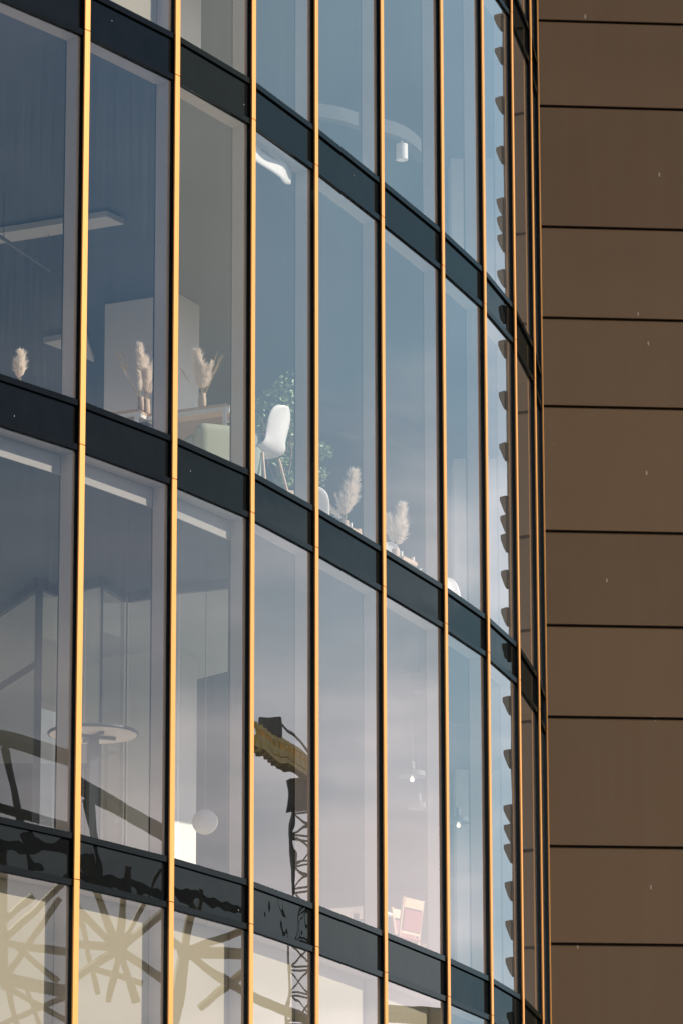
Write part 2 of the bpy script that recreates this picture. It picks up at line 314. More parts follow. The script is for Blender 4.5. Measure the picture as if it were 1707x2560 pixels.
# ------------------------------------------------------------------ mesh helpers
class MB:
    def __init__(s): s.v = []; s.f = []
    def quad(s, a, b, c, d):
        i = len(s.v); s.v += [Vector(a), Vector(b), Vector(c), Vector(d)]; s.f.append((i, i + 1, i + 2, i + 3)); return s
    def box(s, o, u, v, w):
        """box from corner o along three edge vectors (right handed)"""
        o, u, v, w = Vector(o), Vector(u), Vector(v), Vector(w)
        if u.cross(v).dot(w) < 0: u, v = v, u
        i = len(s.v)
        s.v += [o, o + u, o + u + v, o + v, o + w, o + u + w, o + u + v + w, o + v + w]
        for q in ((0, 3, 2, 1), (4, 5, 6, 7), (0, 1, 5, 4), (1, 2, 6, 5), (2, 3, 7, 6), (3, 0, 4, 7)):
            s.f.append(tuple(i + k for k in q))
        return s
    def cbox(s, c, sx, sy, sz, rz=0):
        u = Vector((cos(rz), sin(rz), 0)); v = Vector((-sin(rz), cos(rz), 0))
        return s.box(Vector(c) - u * sx / 2 - v * sy / 2 - Vector((0, 0, sz / 2)), u * sx, v * sy, Vector((0, 0, sz)))
    def prism(s, poly, z0, z1):
        """vertical prism over a counter-clockwise plan polygon"""
        a = sum(poly[i][0] * poly[(i + 1) % len(poly)][1] - poly[(i + 1) % len(poly)][0] * poly[i][1] for i in range(len(poly)))
        if a < 0: poly = poly[::-1]
        i = len(s.v); n = len(poly)
        s.v += [Vector((p[0], p[1], z0)) for p in poly] + [Vector((p[0], p[1], z1)) for p in poly]
        s.f.append(tuple(i + k for k in range(n - 1, -1, -1))); s.f.append(tuple(i + n + k for k in range(n)))
        for k in range(n):
            j = (k + 1) % n; s.f.append((i + k, i + j, i + n + j, i + n + k))
        return s
    def tube(s, pts, rad, n=8, cap=True):
        pts = [Vector(p) for p in pts]
        rads = rad if isinstance(rad, (list, tuple)) else [rad] * len(pts)
        i0 = len(s.v)
        for k, p in enumerate(pts):
            d = (pts[min(k + 1, len(pts) - 1)] - pts[max(k - 1, 0)]).normalized()
            ref = Vector((0, 0, 1)) if abs(d.z) < 0.95 else Vector((1, 0, 0))
            a = d.cross(ref).normalized(); b = a.cross(d).normalized()
            for j in range(n):
                t = 2 * pi * j / n
                s.v.append(p + (a * cos(t) - b * sin(t)) * rads[k])
        for k in range(len(pts) - 1):
            for j in range(n):
                q = (j + 1) % n
                s.f.append((i0 + k * n + j, i0 + k * n + q, i0 + (k + 1) * n + q, i0 + (k + 1) * n + j))
        if cap:
            s.f.append(tuple(i0 + j for j in range(n - 1, -1, -1)))
            e = i0 + (len(pts) - 1) * n; s.f.append(tuple(e + j for j in range(n)))
        return s
    def beam(s, a, b, w, h=None, up=(0, 0, 1)):
        a, b = Vector(a), Vector(b); h = h or w
        d = (b - a); L = d.normalized(); up = Vector(up)
        if abs(L.dot(up)) > 0.98: up = Vector((1, 0, 0.01))
        x = L.cross(up).normalized(); y = x.cross(L).normalized()
        return s.box(a - x * w / 2 - y * h / 2, x * w, y * h, d)
    def lathe(s, c, prof, n=24):
        """prof: list of (radius, z) from bottom to top about the vertical axis through c"""
        c = Vector(c); i0 = len(s.v)
        for r, z in prof:
            for j in range(n):
                t = 2 * pi * j / n; s.v.append(c + Vector((r * cos(t), r * sin(t), z)))
        for k in range(len(prof) - 1):
            for j in range(n):
                q = (j + 1) % n
                s.f.append((i0 + k * n + j, i0 + k * n + q, i0 + (k + 1) * n + q, i0 + (k + 1) * n + j))
        s.f.append(tuple(i0 + j for j in range(n - 1, -1, -1)))
        e = i0 + (len(prof) - 1) * n; s.f.append(tuple(e + j for j in range(n)))
        return s
    def build(s, name, m, parent=None, smooth=False, bevel=0.0, local=False):
        me = bpy.data.meshes.new(name)
        off = Vector((0, 0, 0))
        if parent is not None and not local:
            p = parent
            while p is not None: off = off + p.location; p = p.parent
        me.from_pydata([tuple(v - off) for v in s.v], [], s.f)
        me.materials.append(m); me.update()
        if smooth:
            for p in me.polygons: p.use_smooth = True
        o = bpy.data.objects.new(name, me); COL.objects.link(o)
        if parent is not None: o.parent = parent
        if bevel:
            bm = o.modifiers.new('bevel', 'BEVEL'); bm.width = bevel; bm.segments = 2; bm.limit_method = 'ANGLE'
        return o

def thing(name, label, cat, loc=(0, 0, 0), rz=0.0, group=None):
    o = bpy.data.objects.new(name, None); COL.objects.link(o)
    o.location = loc; o.rotation_euler = (0, 0, rz); o.empty_display_size = 0.2
    o['label'] = label; o['category'] = cat
    if group: o['group'] = group
    return o

def tag(o, label, cat, group=None):
    o['label'] = label; o['category'] = cat
    if group: o['group'] = group
    return o

def copy_thing(root, loc, rz, label):
    r = root.copy(); COL.objects.link(r); r.location = loc; r.rotation_euler = (0, 0, rz); r['label'] = label
    for ch in list(root.children):
        c = ch.copy(); COL.objects.link(c); c.parent = r
        for g in ch.children:
            d = g.copy(); COL.objects.link(d); d.parent = c
    return r

def ray(px, py):
    return (px - W0 / 2) / FPX * RIGHT - (py - H0 / 2) / FPX * UP + FWD

def at_z(px, py, z):
    """the point at height z that the photograph shows at this pixel"""
    d = ray(px, py); return EYE + d * ((z - EYE.z) / d.z)

def at_y(px, py, dist):
    d = ray(px, py); return EYE + d * (dist / d.y)

# ------------------------------------------------------------------ facade layout (plan positions of the fins)
STOREY = 3.8
WID = {1: 1.3905, 2: 1.3892, 3: 1.4512, 4: 1.7386, 5: 1.7500, 6: 1.4343, 7: 1.3938, 8: 1.5613, 9: 1.1323}
ANG = {1: 57.162, 2: 61.262, 3: 66.510, 4: 68.014, 5: 68.597, 6: 70.741, 7: 74.568, 8: 79.793, 9: 83.105}
for k in (0, -1, -2, -3, -4): WID[k] = 1.39; ANG[k] = ANG[k + 1] - 4.1
WID[10] = 1.05; ANG[10] = 91.5
WID[11] = 1.05; ANG[11] = 94.0
KMIN, KMAX = -4, 11                      # bays; fins run KMIN .. KMAX + 1
V = {1: Vector((-2.26272, 37.70235, 0))}
for k in range(1, KMAX + 1):
    a = radians(ANG[k]); V[k + 1] = V[k] + WID[k] * Vector((cos(a), sin(a), 0))
for k in (0, -1, -2, -3, -4):
    a = radians(ANG[k]); V[k] = V[k + 1] - WID[k] * Vector((cos(a), sin(a), 0))
def tang(k): a = radians(ANG[max(KMIN, min(KMAX, k))]); return Vector((cos(a), sin(a), 0))
def norm(k): t = tang(k); return Vector((t.y, -t.x, 0))
def fin_axes(k):
    t = (tang(k - 1) + tang(k)).normalized(); return t, Vector((t.y, -t.x, 0))
Z = Vector((0, 0, 1))
def T(n): return 6.7985 + 1.65 + n * STOREY          # top of the sill of row n
def B(n): return 6.3440 + 1.65 + n * STOREY          # head of the glass below row n
ROWS = range(-2, 4)
GL = 0.006                                # the glass lies this far behind the fin line
TP = 0.020                                # mullion and transom faces stand this far in front of it
FINW, FINP = 0.0726, 0.0363
TRH = 0.056
Z0, Z1 = 0.0, T(4) + 0.6

building = thing('office_building', 'curved glass office building with gold fins and black bands', 'building', (V[2].x, V[2].y, 0))

for k in range(KMIN, KMAX + 2):
    t, n = fin_axes(k)
    # black mullion from the inner jamb to the transom face
    MB().box(V[k] - t * 0.033 - n * 0.19, t * 0.066, n * (0.19 + TP), Z * (Z1)).build('mullion', M['black'], building)
    m = MB()
    zs = [Z0 + 0.3] + [B(r) + TRH for r in range(-1, 5)] + [Z1]
    for a, b in zip(zs, zs[1:]):
        m.box(V[k] - t * FINW / 2 + n * (TP + 0.001) + Z * (a + 0.003), t * FINW, n * (FINP - TP - 0.001), Z * (b - a - 0.006))
    m.build('gold_fin', M['gold'], building, bevel=0.0025)

BLIND = {}                                # (row, bay): drop of the roller blind in metres
for k in range(-4, 6): BLIND[(-1, k)] = 3.2
for k in (-4, -3, -2, -1, 0, 1, 2): BLIND[(0, k)] = 0.17
BLIND[(2, 1)] = 3.2
BLIND[(2, 0)] = 3.2
M['greyblind'] = mat('pale grey blind fabric', (0.30, 0.295, 0.285), 0.9, var=0.05, vscale=30, bump=0.2, bscale=300)

for r in ROWS:
    for k in range(KMIN, KMAX + 1):
        t, n = tang(k), norm(k); w = WID[k]
        a0 = V[k] + t * 0.033; L = w - 0.066
        # spandrel zone under the sill of row r : two transoms and a dark glass panel
        if k >= KMIN:
            tr = MB()
            tr.box(a0 - n * 0.06 + Z * (T(r) - TRH), t * L, n * (0.06 + TP - 0.002), Z * TRH)
            tr.build('sill_transom', M['black'], building, bevel=0.002)
            tr = MB()
            tr.box(a0 - n * 0.06 + Z * B(r), t * L, n * (0.06 + TP - 0.002), Z * TRH)
            tr.build('head_transom', M['black'], building, bevel=0.002)
            MB().box(a0 - n * (GL + 0.012) + Z * (B(r) + TRH), t * L, n * 0.012, Z * (T(r) - B(r) - 2 * TRH)).build('spandrel_panel', M['spandrel'], building)
        # window of row r
        zb, zt = T(r), B(r + 1)
        m = MB()
        D = 0.185
        gi = -n * (GL + 0.016)
        inner = a0 - n * (GL + 0.014 + 0.150)
        m.box(inner + Z * zb, t * 0.010, n * 0.150, Z * (zt - zb))                       # left jamb
        m.box(inner + t * (L - 0.010) + Z * zb, t * 0.010, n * 0.150, Z * (zt - zb))     # right jamb
        m.box(inner + t * 0.010 + Z * (zt - 0.010), t * (L - 0.020), n * 0.150, Z * 0.010)   # head
        m.box(inner + t * 0.010 + Z * zb, t * (L - 0.020), n * 0.150, Z * 0.010)         # sill board
        win = m.build('window', M['jamb'], building)
        MB().box(a0 - n * (GL + 0.012) + Z * zb, t * L, n * 0.012, Z * (zt - zb)).build('glass_pane', M['pane'], win)
        if (r, k) in BLIND:
            dr = BLIND[(r, k)]
            o = a0 + t * 0.010 - n * (GL + 0.014 + 0.158)
            bl = MB()
            bl.box(o + Z * (zt - 0.010 - dr), t * (L - 0.020), n * 0.004, Z * dr)
            bl.box(o + Z * (zt - 0.022 - dr) - n * 0.004, t * (L - 0.020), n * 0.012, Z * 0.012)
            bl.build('roller_blind', M['greyblind'] if r == 0 else M['blind'], win)

# floors, ceilings and columns behind the glass
def inner_poly(off, deep):
    f = [V[k] - fin_axes(k)[1] * off for k in range(KMIN, KMAX + 2)]
    last = f[-1] + Vector((0.2, 9, 0))
    back = [Vector((-13, 61, 0)), Vector((-17, 50, 0)), Vector((-17, 34, 0)), f[0] + Vector((-6, 3.4, 0))]
    return [(p.x, p.y) for p in f + [last] + back]
for r in range(-2, 5):
    MB().prism(inner_poly(0.20, 12), B(r) + 0.06, T(r) - 0.10).build('floor_slab', M['ceil'], building)
    MB().prism(inner_poly(0.205, 12), T(r) - 0.098, T(r) - 0.03).build('floor_finish', M['floor'], building)
MB().prism(inner_poly(0.19, 12), T(4), Z1).build('roof', M['ceil'], building)
bw = inner_poly(0.2, 12); nb = len(range(KMIN, KMAX + 2))
wl_ = MB()
pts = bw[nb:]
for p, q in zip(pts, pts[1:]):
    a, b = Vector((*p, 0)), Vector((*q, 0)); d = (b - a).normalized(); nn = Vector((d.y, -d.x, 0))
    wl_.box(a, b - a, nn * 0.2, Z * Z1)
a, b = Vector((*pts[-1], 0)), Vector((*bw[0], 0))
wl_.box(a, b - a, Vector((0, -0.2, 0)), Z * Z1)
wl_.build('rear_wall', M['wallgrey'], building)

CE = lambda r: B(r + 1) + 0.06             # ceiling height of row r
FL = lambda r: T(r) - 0.03                 # floor height of row r
INW = Vector((-0.90, 0.44, 0)).normalized(); ALG = Vector((0.44, 0.90, 0)).normalized()
c1 = at_z(447, 732, CE(1))
c2 = at_z(1132, 1145, CE(1))
for r in range(-2, 4):
    h = CE(r) - FL(r)
    MB().box(Vector((c1.x, c1.y, FL(r) + 0.002)), INW * 0.89, ALG * 0.48, Z * (h - 0.004)).build('column', M['white'], building, bevel=0.01)
    MB().box(Vector((c2.x, c2.y, FL(r) + 0.002)), Vector((0.55, 0.02, 0)), Vector((-0.02, 0.5, 0)), Z * (h - 0.004)).build('column', M['white'], building, bevel=0.01)

# ground
tag_k = MB().box((-900, -900, -0.3), (1800, 0, 0), (0, 1800, 0), (0, 0, 0.3)).build('ground', M['asphalt']); tag_k['kind'] = 'structure'
pv = MB(); pv.prism([(-9, 26), (6, 34), (9, 52), (30, 53), (30, 44), (14, 30), (-6, 20)], 0.0, 0.13)
pvo = pv.build('pavement', M['paving']); pvo['kind'] = 'structure'

# ------------------------------------------------------------------ bronze clad building
WM = 0.0873
def wallp(x): return Vector((x, 52.178 + WM * (x - 3.0), 0))
wt = Vector((1, WM, 0)).normalized(); wnrm = Vector((wt.y, -wt.x, 0))
XL, XR = 2.05, 4.54
clad = thing('clad_building', 'windowless brown metal clad wall with wide horizontal panels', 'building', (wallp(XR).x, wallp(XR).y, 0))
MB().prism([(wallp(XL) - wnrm * 0.05)[:2], (wallp(XR) - wnrm * 0.05)[:2], (wallp(XR) + Vector((0.6, 9, 0)))[:2], (wallp(XL) + Vector((0.4, 8.8, 0)))[:2]], 0, Z1 + 0.5).build('backing_wall', M['void'], clad)
zj = []
for s in range(-3, 4):
    zj += [10.7931 + 1.65 + s * STOREY, 9.2495 + 1.65 + s * STOREY, 8.0995 + 1.65 + s * STOREY]
zj = sorted(z for z in zj if 0.3 < z < Z1)
GAP = 0.023
ed = [0.1] + zj + [Z1 + 0.4]
Lw = (wallp(XR) - wallp(XL)).length
for a, b in zip(ed, ed[1:]):
    m = MB(); z0, z1 = a + GAP / 2 * 0, b - GAP
    o = wallp(XL) - wnrm * 0.045
    # a tray panel: flat face with chamfered top and bottom returns
    prof = [(0.0, z0), (0.045 - 0.007, z0), (0.045, z0 + 0.006), (0.045, z1 - 0.019), (0.045 - 0.016, z1), (0.0, z1)]
    i = len(m.v)
    for e in (0, Lw):
        for d, z in prof: m.v.append(o + wt * e + wnrm * d + Z * z)
    np_ = len(prof)
    for j in range(np_):
        q = (j + 1) % np_; m.f.append((j, q, np_ + q, np_ + j))
    m.f.append(tuple(range(np_ - 1, -1, -1))); m.f.append(tuple(np_ + j for j in range(np_)))
    m.build('cladding_panel', M['bronze'], clad)
MB().box(wallp(XR) - wnrm * 0.05 + wt * 0.002, wt * 0.10, wnrm * 0.075, Z * (Z1 + 0.4)).build('edge_trim', M['trim'], clad)
TOOTH = [0, -0.236, -0.472, -0.925, -1.39, -1.83, -2.48, -3.13]
for s in range(-3, 5):
    for d in TOOTH:
        zt = 9.9 + 1.65 + s * STOREY + d
        if not 0.5 < zt < Z1: continue
        m = MB(); o = wallp(XR) + wt * 0.104 - wnrm * 0.10
        prof = [(0, 0), (0.085, -0.01), (0.085, -0.06), (0.03, -0.19), (0, -0.24)]
        for e in (0, 0.16):
            for x, z in prof: m.v.append(o + wt * x + wnrm * e + Z * (zt + z))
        n5 = len(prof)
        for j in range(n5):
            q = (j + 1) % n5; m.f.append((j, n5 + j, n5 + q, q))
        m.f.append(tuple(range(n5))); m.f.append(tuple(n5 + j for j in range(n5 - 1, -1, -1)))
        m.build('bracket', M['trim'], clad)

# ------------------------------------------------------------------ reflections: real objects across the street
def bay_plane(k): return V[k] - norm(k) * GL, norm(k)
def mirrored(px, py, k, dist):
    """where the mirror of bay k shows, at this pixel, something 'dist' metres from the glass"""
    o, n = bay_plane(k); d = ray(px, py).normalized()
    lam = (o - EYE).dot(n) / d.dot(n); h = EYE + d * lam
    return h + (d - 2 * d.dot(n) * n) * dist


CP = lambda px, py, k, deep: (lambda d, o, n: EYE + d * (((o - EYE).dot(n)) / d.dot(n)) + Vector((d.x, d.y, d.z)) * (deep / math.hypot(d.x, d.y)))(ray(px, py), *bay_plane(k))
# CP: the point seen at a pixel, 'deep' metres (on plan, along the line of sight) behind the glass of bay k

# ------------------------------------------------------------------ row 0 and 1 rooms: inner walls, ceiling rafts, bulkheads
def ribbon(pixels, z, z0, z1, thick, name, m, parent):
    pts = [at_z(x, y, z) for x, y in pixels]; mb = MB()
    for p, q in zip(pts, pts[1:]):
        a = Vector((p.x, p.y, z0)); d = Vector((q.x - p.x, q.y - p.y, 0)); nn = Vector((-d.y, d.x, 0)).normalized()
        if nn.y < 0: nn = -nn
        mb.box(a, d, nn * thick, Z * (z1 - z0))
    return mb.build(name, m, parent)

ROOM = [(-80, 1570), (100, 1447), (150, 1470), (212, 1452), (257, 1442), (319, 1485), (385, 1473), (447, 1462), (578, 1449)]
pl_ = [at_z(x, y, CE(0) - 0.01) for x, y in ROOM]
M['paleceil'] = mat('grey white ceiling board', (0.50, 0.53, 0.54), 0.8, var=0.08, vscale=1.5)
far = [at_z(x, y, CE(0) - 0.01) for x, y in ((592, 1664), (442, 1702), (385, 1900), (-120, 1900))]
MB().prism([(p.x, p.y + (0.06 if p in pl_ else 0)) for p in pl_ + far], CE(0) - 0.05, CE(0) - 0.004).build('pale_ceiling', M['paleceil'], building)
# rafts under the dark ceiling of row 1
def raft(name, p1, p2, run, z, label, parent=None, th=0.06):
    a, b = at_z(*p1, z), at_z(*p2, z)
    o = MB().box(a, b - a, run, Z * th).build(name, M['raft'])
    return tag(o, label, 'ceiling panel')
raft('ceiling_raft', (311, 561), (268, 541), INW * 7.0, CE(1) - 0.09, 'long pale ceiling raft crossing the two leftmost upper windows')
q = [at_z(x, y, CE(1) - 0.12) for x, y in ((109, 857), (215, 838), (236, 905))]
mb = MB()
mb.prism([(p.x, p.y) for p in q], CE(1) - 0.12, CE(1) - 0.06)
tag(mb.build('ceiling_raft', M['raft']), 'small pale triangular ceiling raft above the leftmost pampas bouquet', 'ceiling panel')
a, b = at_z(-30, 571, CE(1) - 0.45), at_z(128, 676, CE(1) - 0.45)
ll = thing('linear_pendant', 'thin linear pendant light slanting through the leftmost middle window', 'lamp', a)
MB().beam(a, b, 0.025, 0.03).build('lamp_body', M['greymetal'], ll)
for f in (0.25, 0.95):
    p = a.lerp(b, f); MB().tube([p + Z * 0.016, p + Z * 0.44], 0.004, 6).build('cord', M['darkmetal'], ll)

# a curved bulkhead hangs from the ceilings of rows 1 and 2
def bulkhead(r, pix, label, z=None):
    z = z or CE(r) - 0.32; base = [at_z(x, y, z) for x, y in pix]
    # smooth the guide points into an arc
    pts = []
    for j in range(len(base) - 1):
        p0 = base[max(0, j - 1)]; p1 = base[j]; p2 = base[j + 1]; p3 = base[min(len(base) - 1, j + 2)]
        for s_ in range(6):
            u = s_ / 6
            pts.append(0.5 * ((2 * p1) + (p2 - p0) * u + (2 * p0 - 5 * p1 + 4 * p2 - p3) * u * u + (3 * p1 - p0 - 3 * p2 + p3) * u ** 3))
    pts.append(base[-1])
    mb = MB()
    for p, q in zip(pts, pts[1:]):
        d = (q - p); d.z = 0; nn = Vector((-d.y, d.x, 0)).normalized() * 0.12
        mb.box(Vector((p.x, p.y, z)), d * 1.002, nn, Z * (0.26 if r == 1 else 0.15))
    return tag(mb.build('curved_bulkhead', M['soffit'], smooth=False), label, 'ceiling bulkhead')
bulkhead(1, [(760, 1062), (797, 1071), (850, 1079), (902, 1091), (965, 1097), (1020, 1115), (1056, 1142), (1072, 1172)], 'pale curved bulkhead under the ceiling of the middle floor')
bulkhead(2, [(760, 283), (797, 291), (850, 300), (902, 316), (965, 331), (1010, 347), (1046, 374), (1066, 404)], 'grey curved bulkhead carrying the white cylindrical spotlight', at_y(1010, 351, 46.6).z)

# spotlight of row 2 (white cylinder hanging under the bulkhead)
zc = at_y(1004, 361, 46.6).z
sc_ = at_z(1004, 361, zc)
h_ = 0.165; r_ = 0.063
spot = thing('ceiling_spotlight', 'white cylindrical ceiling spotlight with bright reflector, upper floor', 'lamp', sc_)
MB().lathe(sc_, [(r_, -h_), (r_, 0.0)], 28).build('housing', M['whitemetal'], spot, bevel=0.003)
MB().lathe(sc_, [(r_ + 0.002, -h_ - 0.012), (r_ + 0.002, -h_ - 0.0005)], 28).build('rim', M['whitemetal'], spot)
MB().lathe(sc_, [(r_ - 0.010, -h_ - 0.0135), (r_ - 0.012, -h_ - 0.0125)], 28).build('reflector', M['reflector'], spot)
MB().tube([sc_ + Z * 0.001, sc_ + Z * 0.045], 0.012, 8).build('stem', M['whitemetal'], spot)

# black track spotlight of row 1
zt_ = CE(1) - 0.25
p0, p1 = at_z(1012, 1243, zt_), at_z(1058, 1288, zt_)
ts = thing('track_spotlight', 'small black track spotlight hanging from a dark rail', 'lamp', at_z(1029, 1262, zt_))
MB().beam(p0, p1, 0.05, 0.05).build('track_rail', M['darkmetal'], ts)
hp = at_z(1029, 1262, zt_)
MB().tube([hp - Z * 0.026, hp - Z * 0.09], 0.010, 8).build('stem', M['darkmetal'], ts)
MB().lathe(hp, [(0.03, -0.25), (0.035, -0.24), (0.035, -0.091)], 16).build('lamp_head', M['darkmetal'], ts)

# pendant lamps of row 0 (disk shades with bare bulbs)
def pendant(px, py_can, py_sh, kk, label, rad=0.15, bulb=True):
    top = at_z(px, py_can, CE(0) - 0.03); d = math.hypot(top.x, top.y)
    zs = at_y(px, py_sh, top.y).z
    p = thing('pendant_lamp', label, 'lamp', (top.x, top.y, zs), group='pendant lamps on the lower floor')
    c = Vector((top.x, top.y, 0))
    MB().lathe(c, [(0.085, CE(0) - 0.075), (0.085, CE(0) - 0.002)], 20).build('canopy', M['greymetal'], p)
    MB().tube([c + Z * (CE(0) - 0.076), c + Z * (zs + 0.14)], 0.004, 6).build('cord', M['darkmetal'], p)
    MB().lathe(c, [(0.022, zs + 0.032), (0.030, zs + 0.06), (0.022, zs + 0.139)], 14).build('socket', M['greymetal'], p)
    MB().lathe(c, [(rad, zs - 0.03), (rad, zs + 0.02), (rad * 0.25, zs + 0.031)], 28).build('lamp_shade', M['greymetal'], p)
    if bulb: MB().lathe(c, [(0.008, zs - 0.085), (0.021, zs - 0.075), (0.021, zs - 0.055), (0.012, zs - 0.031)], 14).build('bulb', M['bulb'], p)
    return p
pendant(1028, 1675, 1935, 5, 'disk pendant lamp with glowing bulb, nearest above the red chair')
pendant(1045, 1720, 2015, 5, 'second disk pendant lamp, just behind and below the glowing one', 0.12, False)
pendant(1143, 1803, 2050, 6, 'disk pendant lamp hanging in the narrow window right of the red chair', 0.13)

# ------------------------------------------------------------------ dried pampas, vases
def plume(mb, base, tip, rad, nh, droop=0.25, seedv=0):
    rnd = random.Random(seedv); base, tip = Vector(base), Vector(tip); ax = tip - base; L = ax.length; axn = ax.normalized()
    s1 = axn.orthogonal().normalized(); s2 = axn.cross(s1)
    # dense heart of the plume, added to brighten its sunlit side
    cs = [base + ax * (0.04 + 0.9 * q / 9) + s1 * rad * 0.10 * sin(q * 2.1 + seedv) for q in range(10)]
    mb.tube(cs, [rad * 0.42 * max(0.12, sin(min(1, (q / 9) * 1.1 + 0.10) * pi) ** 0.7) for q in range(10)], 7)
    for i in range(nh):
        f = rnd.random() ** 0.8
        prof = math.sin(min(1, f * 1.15 + 0.12) * pi) ** 0.6 if f < 0.75 else max(0.08, (1 - f) / 0.25 * 0.75 + 0.06)
        th = rnd.random() * 2 * pi; dr = s1 * cos(th) + s2 * sin(th)
        r0 = rad * prof * rnd.random()
        p = base + ax * f + dr * r0 * 0.6
        ln = rad * (0.5 + 1.15 * rnd.random() ** 2) * (0.55 + 0.45 * prof)
        d1 = (axn * (0.75 + rnd.random() * 0.5) + dr * (0.35 + 0.6 * rnd.random())).normalized()
        q = p + d1 * ln * 0.6; e = q + (d1 + Vector((0, 0, -droop))).normalized() * ln * 0.5
        sd = d1.cross(Vector((rnd.uniform(-1, 1), rnd.uniform(-1, 1), rnd.uniform(-1, 1)))).normalized() * (0.0014 + 0.0018 * rnd.random())
        k = len(mb.v); mb.v += [p - sd, p + sd, q + sd, q - sd, e]; mb.f += [(k, k + 1, k + 2, k + 3), (k + 3, k + 2, k + 4)]
def wheat(mb, base, tip, seedv):
    rnd = random.Random(seedv); base, tip = Vector(base), Vector(tip)
    mb.tube([base, base.lerp(tip, 0.5) + Vector((0, 0, 0.01)), tip], [0.0018, 0.0016, 0.0012], 5)
    ax = (tip - base).normalized()
    for i in range(22):
        f = 0.62 + 0.38 * i / 22; p = base.lerp(tip, f)
        d = (ax + Vector((rnd.uniform(-1, 1), rnd.uniform(-1, 1), rnd.uniform(-1, 1))) * 0.28).normalized() * rnd.uniform(0.05, 0.10)
        sd = d.cross(Vector((0.3, 1, 0.2))).normalized() * 0.0022
        k = len(mb.v); mb.v += [p - sd, p + sd, p + d]; mb.f += [(k, k + 1, k + 2)]
def vase(c, r, h, label):
    o = MB().lathe(c, [(r * 0.80, 0), (r, h * 0.10), (r, h * 0.55), (r * 0.86, h * 0.85), (r * 0.92, h), (r * 0.78, h), (r * 0.74, h * 0.9)], 20).build('vase', M['ceramic'], smooth=True)
    return tag(o, label, 'vase', 'stoneware vases')
def bouquet(base, plumes, ears, label, seedv):
    """base: mouth of the vase; plumes: (dx, dy, height, radius, n)  ears: (dx, dy, height)"""
    root = thing('pampas_bouquet', label, 'dried flowers', base, group='dried pampas bouquets')
    mb = MB(); st = MB()
    for j, (dx, dy, h, rad, n) in enumerate(plumes):
        tip = base + Vector((dx, dy, h)); b0 = base.lerp(tip, 0.22)
        st.tube([base - Z * 0.10 + Vector((dx, dy, 0)) * 0.02, b0, tip], [0.003, 0.0025, 0.0012], 5)
        plume(mb, b0, tip, rad, n, seedv=seedv * 17 + j)
    mb.build('plume', M['pampas'], root)
    for j, (dx, dy, h) in enumerate(ears):
        wheat(st, base - Z * 0.08, base + Vector((dx, dy, h)), seedv * 31 + j)
    st.build('stem', M['straw'], root)
    return root

# ------------------------------------------------------------------ tables of row 1 (white steel frame, oak top)
def frame_table(corner, du, dv, lu, lv, ztop, zf, label, panel=True):
    """corner = the top's corner nearest the camera; du runs along the facade, dv inwards"""
    c = Vector((corner.x, corner.y, 0))
    t_ = thing('side_table', label, 'table', (c.x, c.y, zf))
    MB().box(c + Z * (ztop - 0.028), du * lu, dv * lv, Z * 0.028).build('tabletop', M['wood'], t_, bevel=0.002)
    s = 0.035
    fr = MB()
    for (a, b, la, lb) in ((0, 0, 1, 0), (0, 0, 0, 1), (1, 0, 0, 1), (0, 1, 1, 0)):
        o = c + du * (a * (lu - s)) + dv * (b * (lv - s)) + Z * (ztop - 0.028 - s - 0.001)
        if la: fr.box(o + du * s, du * (lu - 2 * s), dv * s, Z * s)
        else: fr.box(o, du * s, dv * lv, Z * s)
    fr.build('frame', M['whitemetal'], t_)
    for a in (0, 1):
        for b in (0, 1):
            o = c + du * (a * (lu - s)) + dv * (b * (lv - s))
            MB().box(o + Z * zf, du * s, dv * s, Z * (ztop - 0.029 - s - zf)).build('leg', M['whitemetal'], t_)
    if panel:
        MB().box(c + dv * (s + 0.02) + du * (s + 0.05) + Z * (zf + 0.06), dv * (lv - 2 * s - 0.04), du * 0.018, Z * (ztop - zf - 0.16)).build('side_panel', M['wood'], t_)
    return t_
zf1 = FL(1); ztb = zf1 + 1.08
C1 = at_z(345, 1022, ztb); C2 = at_z(565, 1008, ztb)
frame_table(C1, ALG, INW, 0.55, 0.60, ztb, zf1, 'white framed oak table left, in the second window from the left')
frame_table(C2, ALG, INW, 0.42, 1.25, ztb, zf1, 'white framed oak table behind the sage green armchair')

def on_table(px, py, C, z):
    p = at_z(px, py, z); return Vector((p.x, p.y, z))
v1 = on_table(366, 1037, C1, ztb); v1b = on_table(353, 1028, C1, ztb)
v3 = on_table(506, 1017, C2, ztb)
vase(v1, 0.040, 0.15, 'taller tan stoneware vase on the left table')
vase(v1b, 0.030, 0.14, 'slim tan stoneware vase beside the taller one on the left table')
vase(v3, 0.040, 0.13, 'tan stoneware vase on the table behind the sage armchair')
bouquet(v1 + Z * 0.15, [(-0.07, 0.0, 0.55, 0.062, 1500), (0.07, 0.02, 0.37, 0.055, 900), (0.02, -0.05, 0.30, 0.06, 800), (-0.02, 0.03, 0.44, 0.06, 900), (0.10, 0.0, 0.27, 0.045, 500), (-0.03, 0.0, 0.33, 0.06, 600)], [], 'tall cream pampas bouquet in the second window, largest of all', 3)
bouquet(v1b + Z * 0.14, [(-0.02, 0.0, 0.26, 0.030, 350), (-0.19, 0.02, 0.30, 0.012, 60)], [(-0.26, 0.02, 0.47), (-0.22, 0.01, 0.43), (-0.18, -0.02, 0.42)], 'straw wheat ears leaning left beside the tall pampas', 4)
bouquet(v3 + Z * 0.13, [(-0.055, 0.0, 0.42, 0.065, 2000), (0.05, 0.02, 0.28, 0.055, 1000), (0.095, 0.0, 0.32, 0.035, 500), (-0.01, 0.0, 0.25, 0.06, 900)], [(0.16, 0.01, 0.34), (0.19, -0.01, 0.36), (0.13, 0.02, 0.38), (-0.20, 0.0, 0.24)], 'cream pampas with wheat ears above the sage armchair', 5)
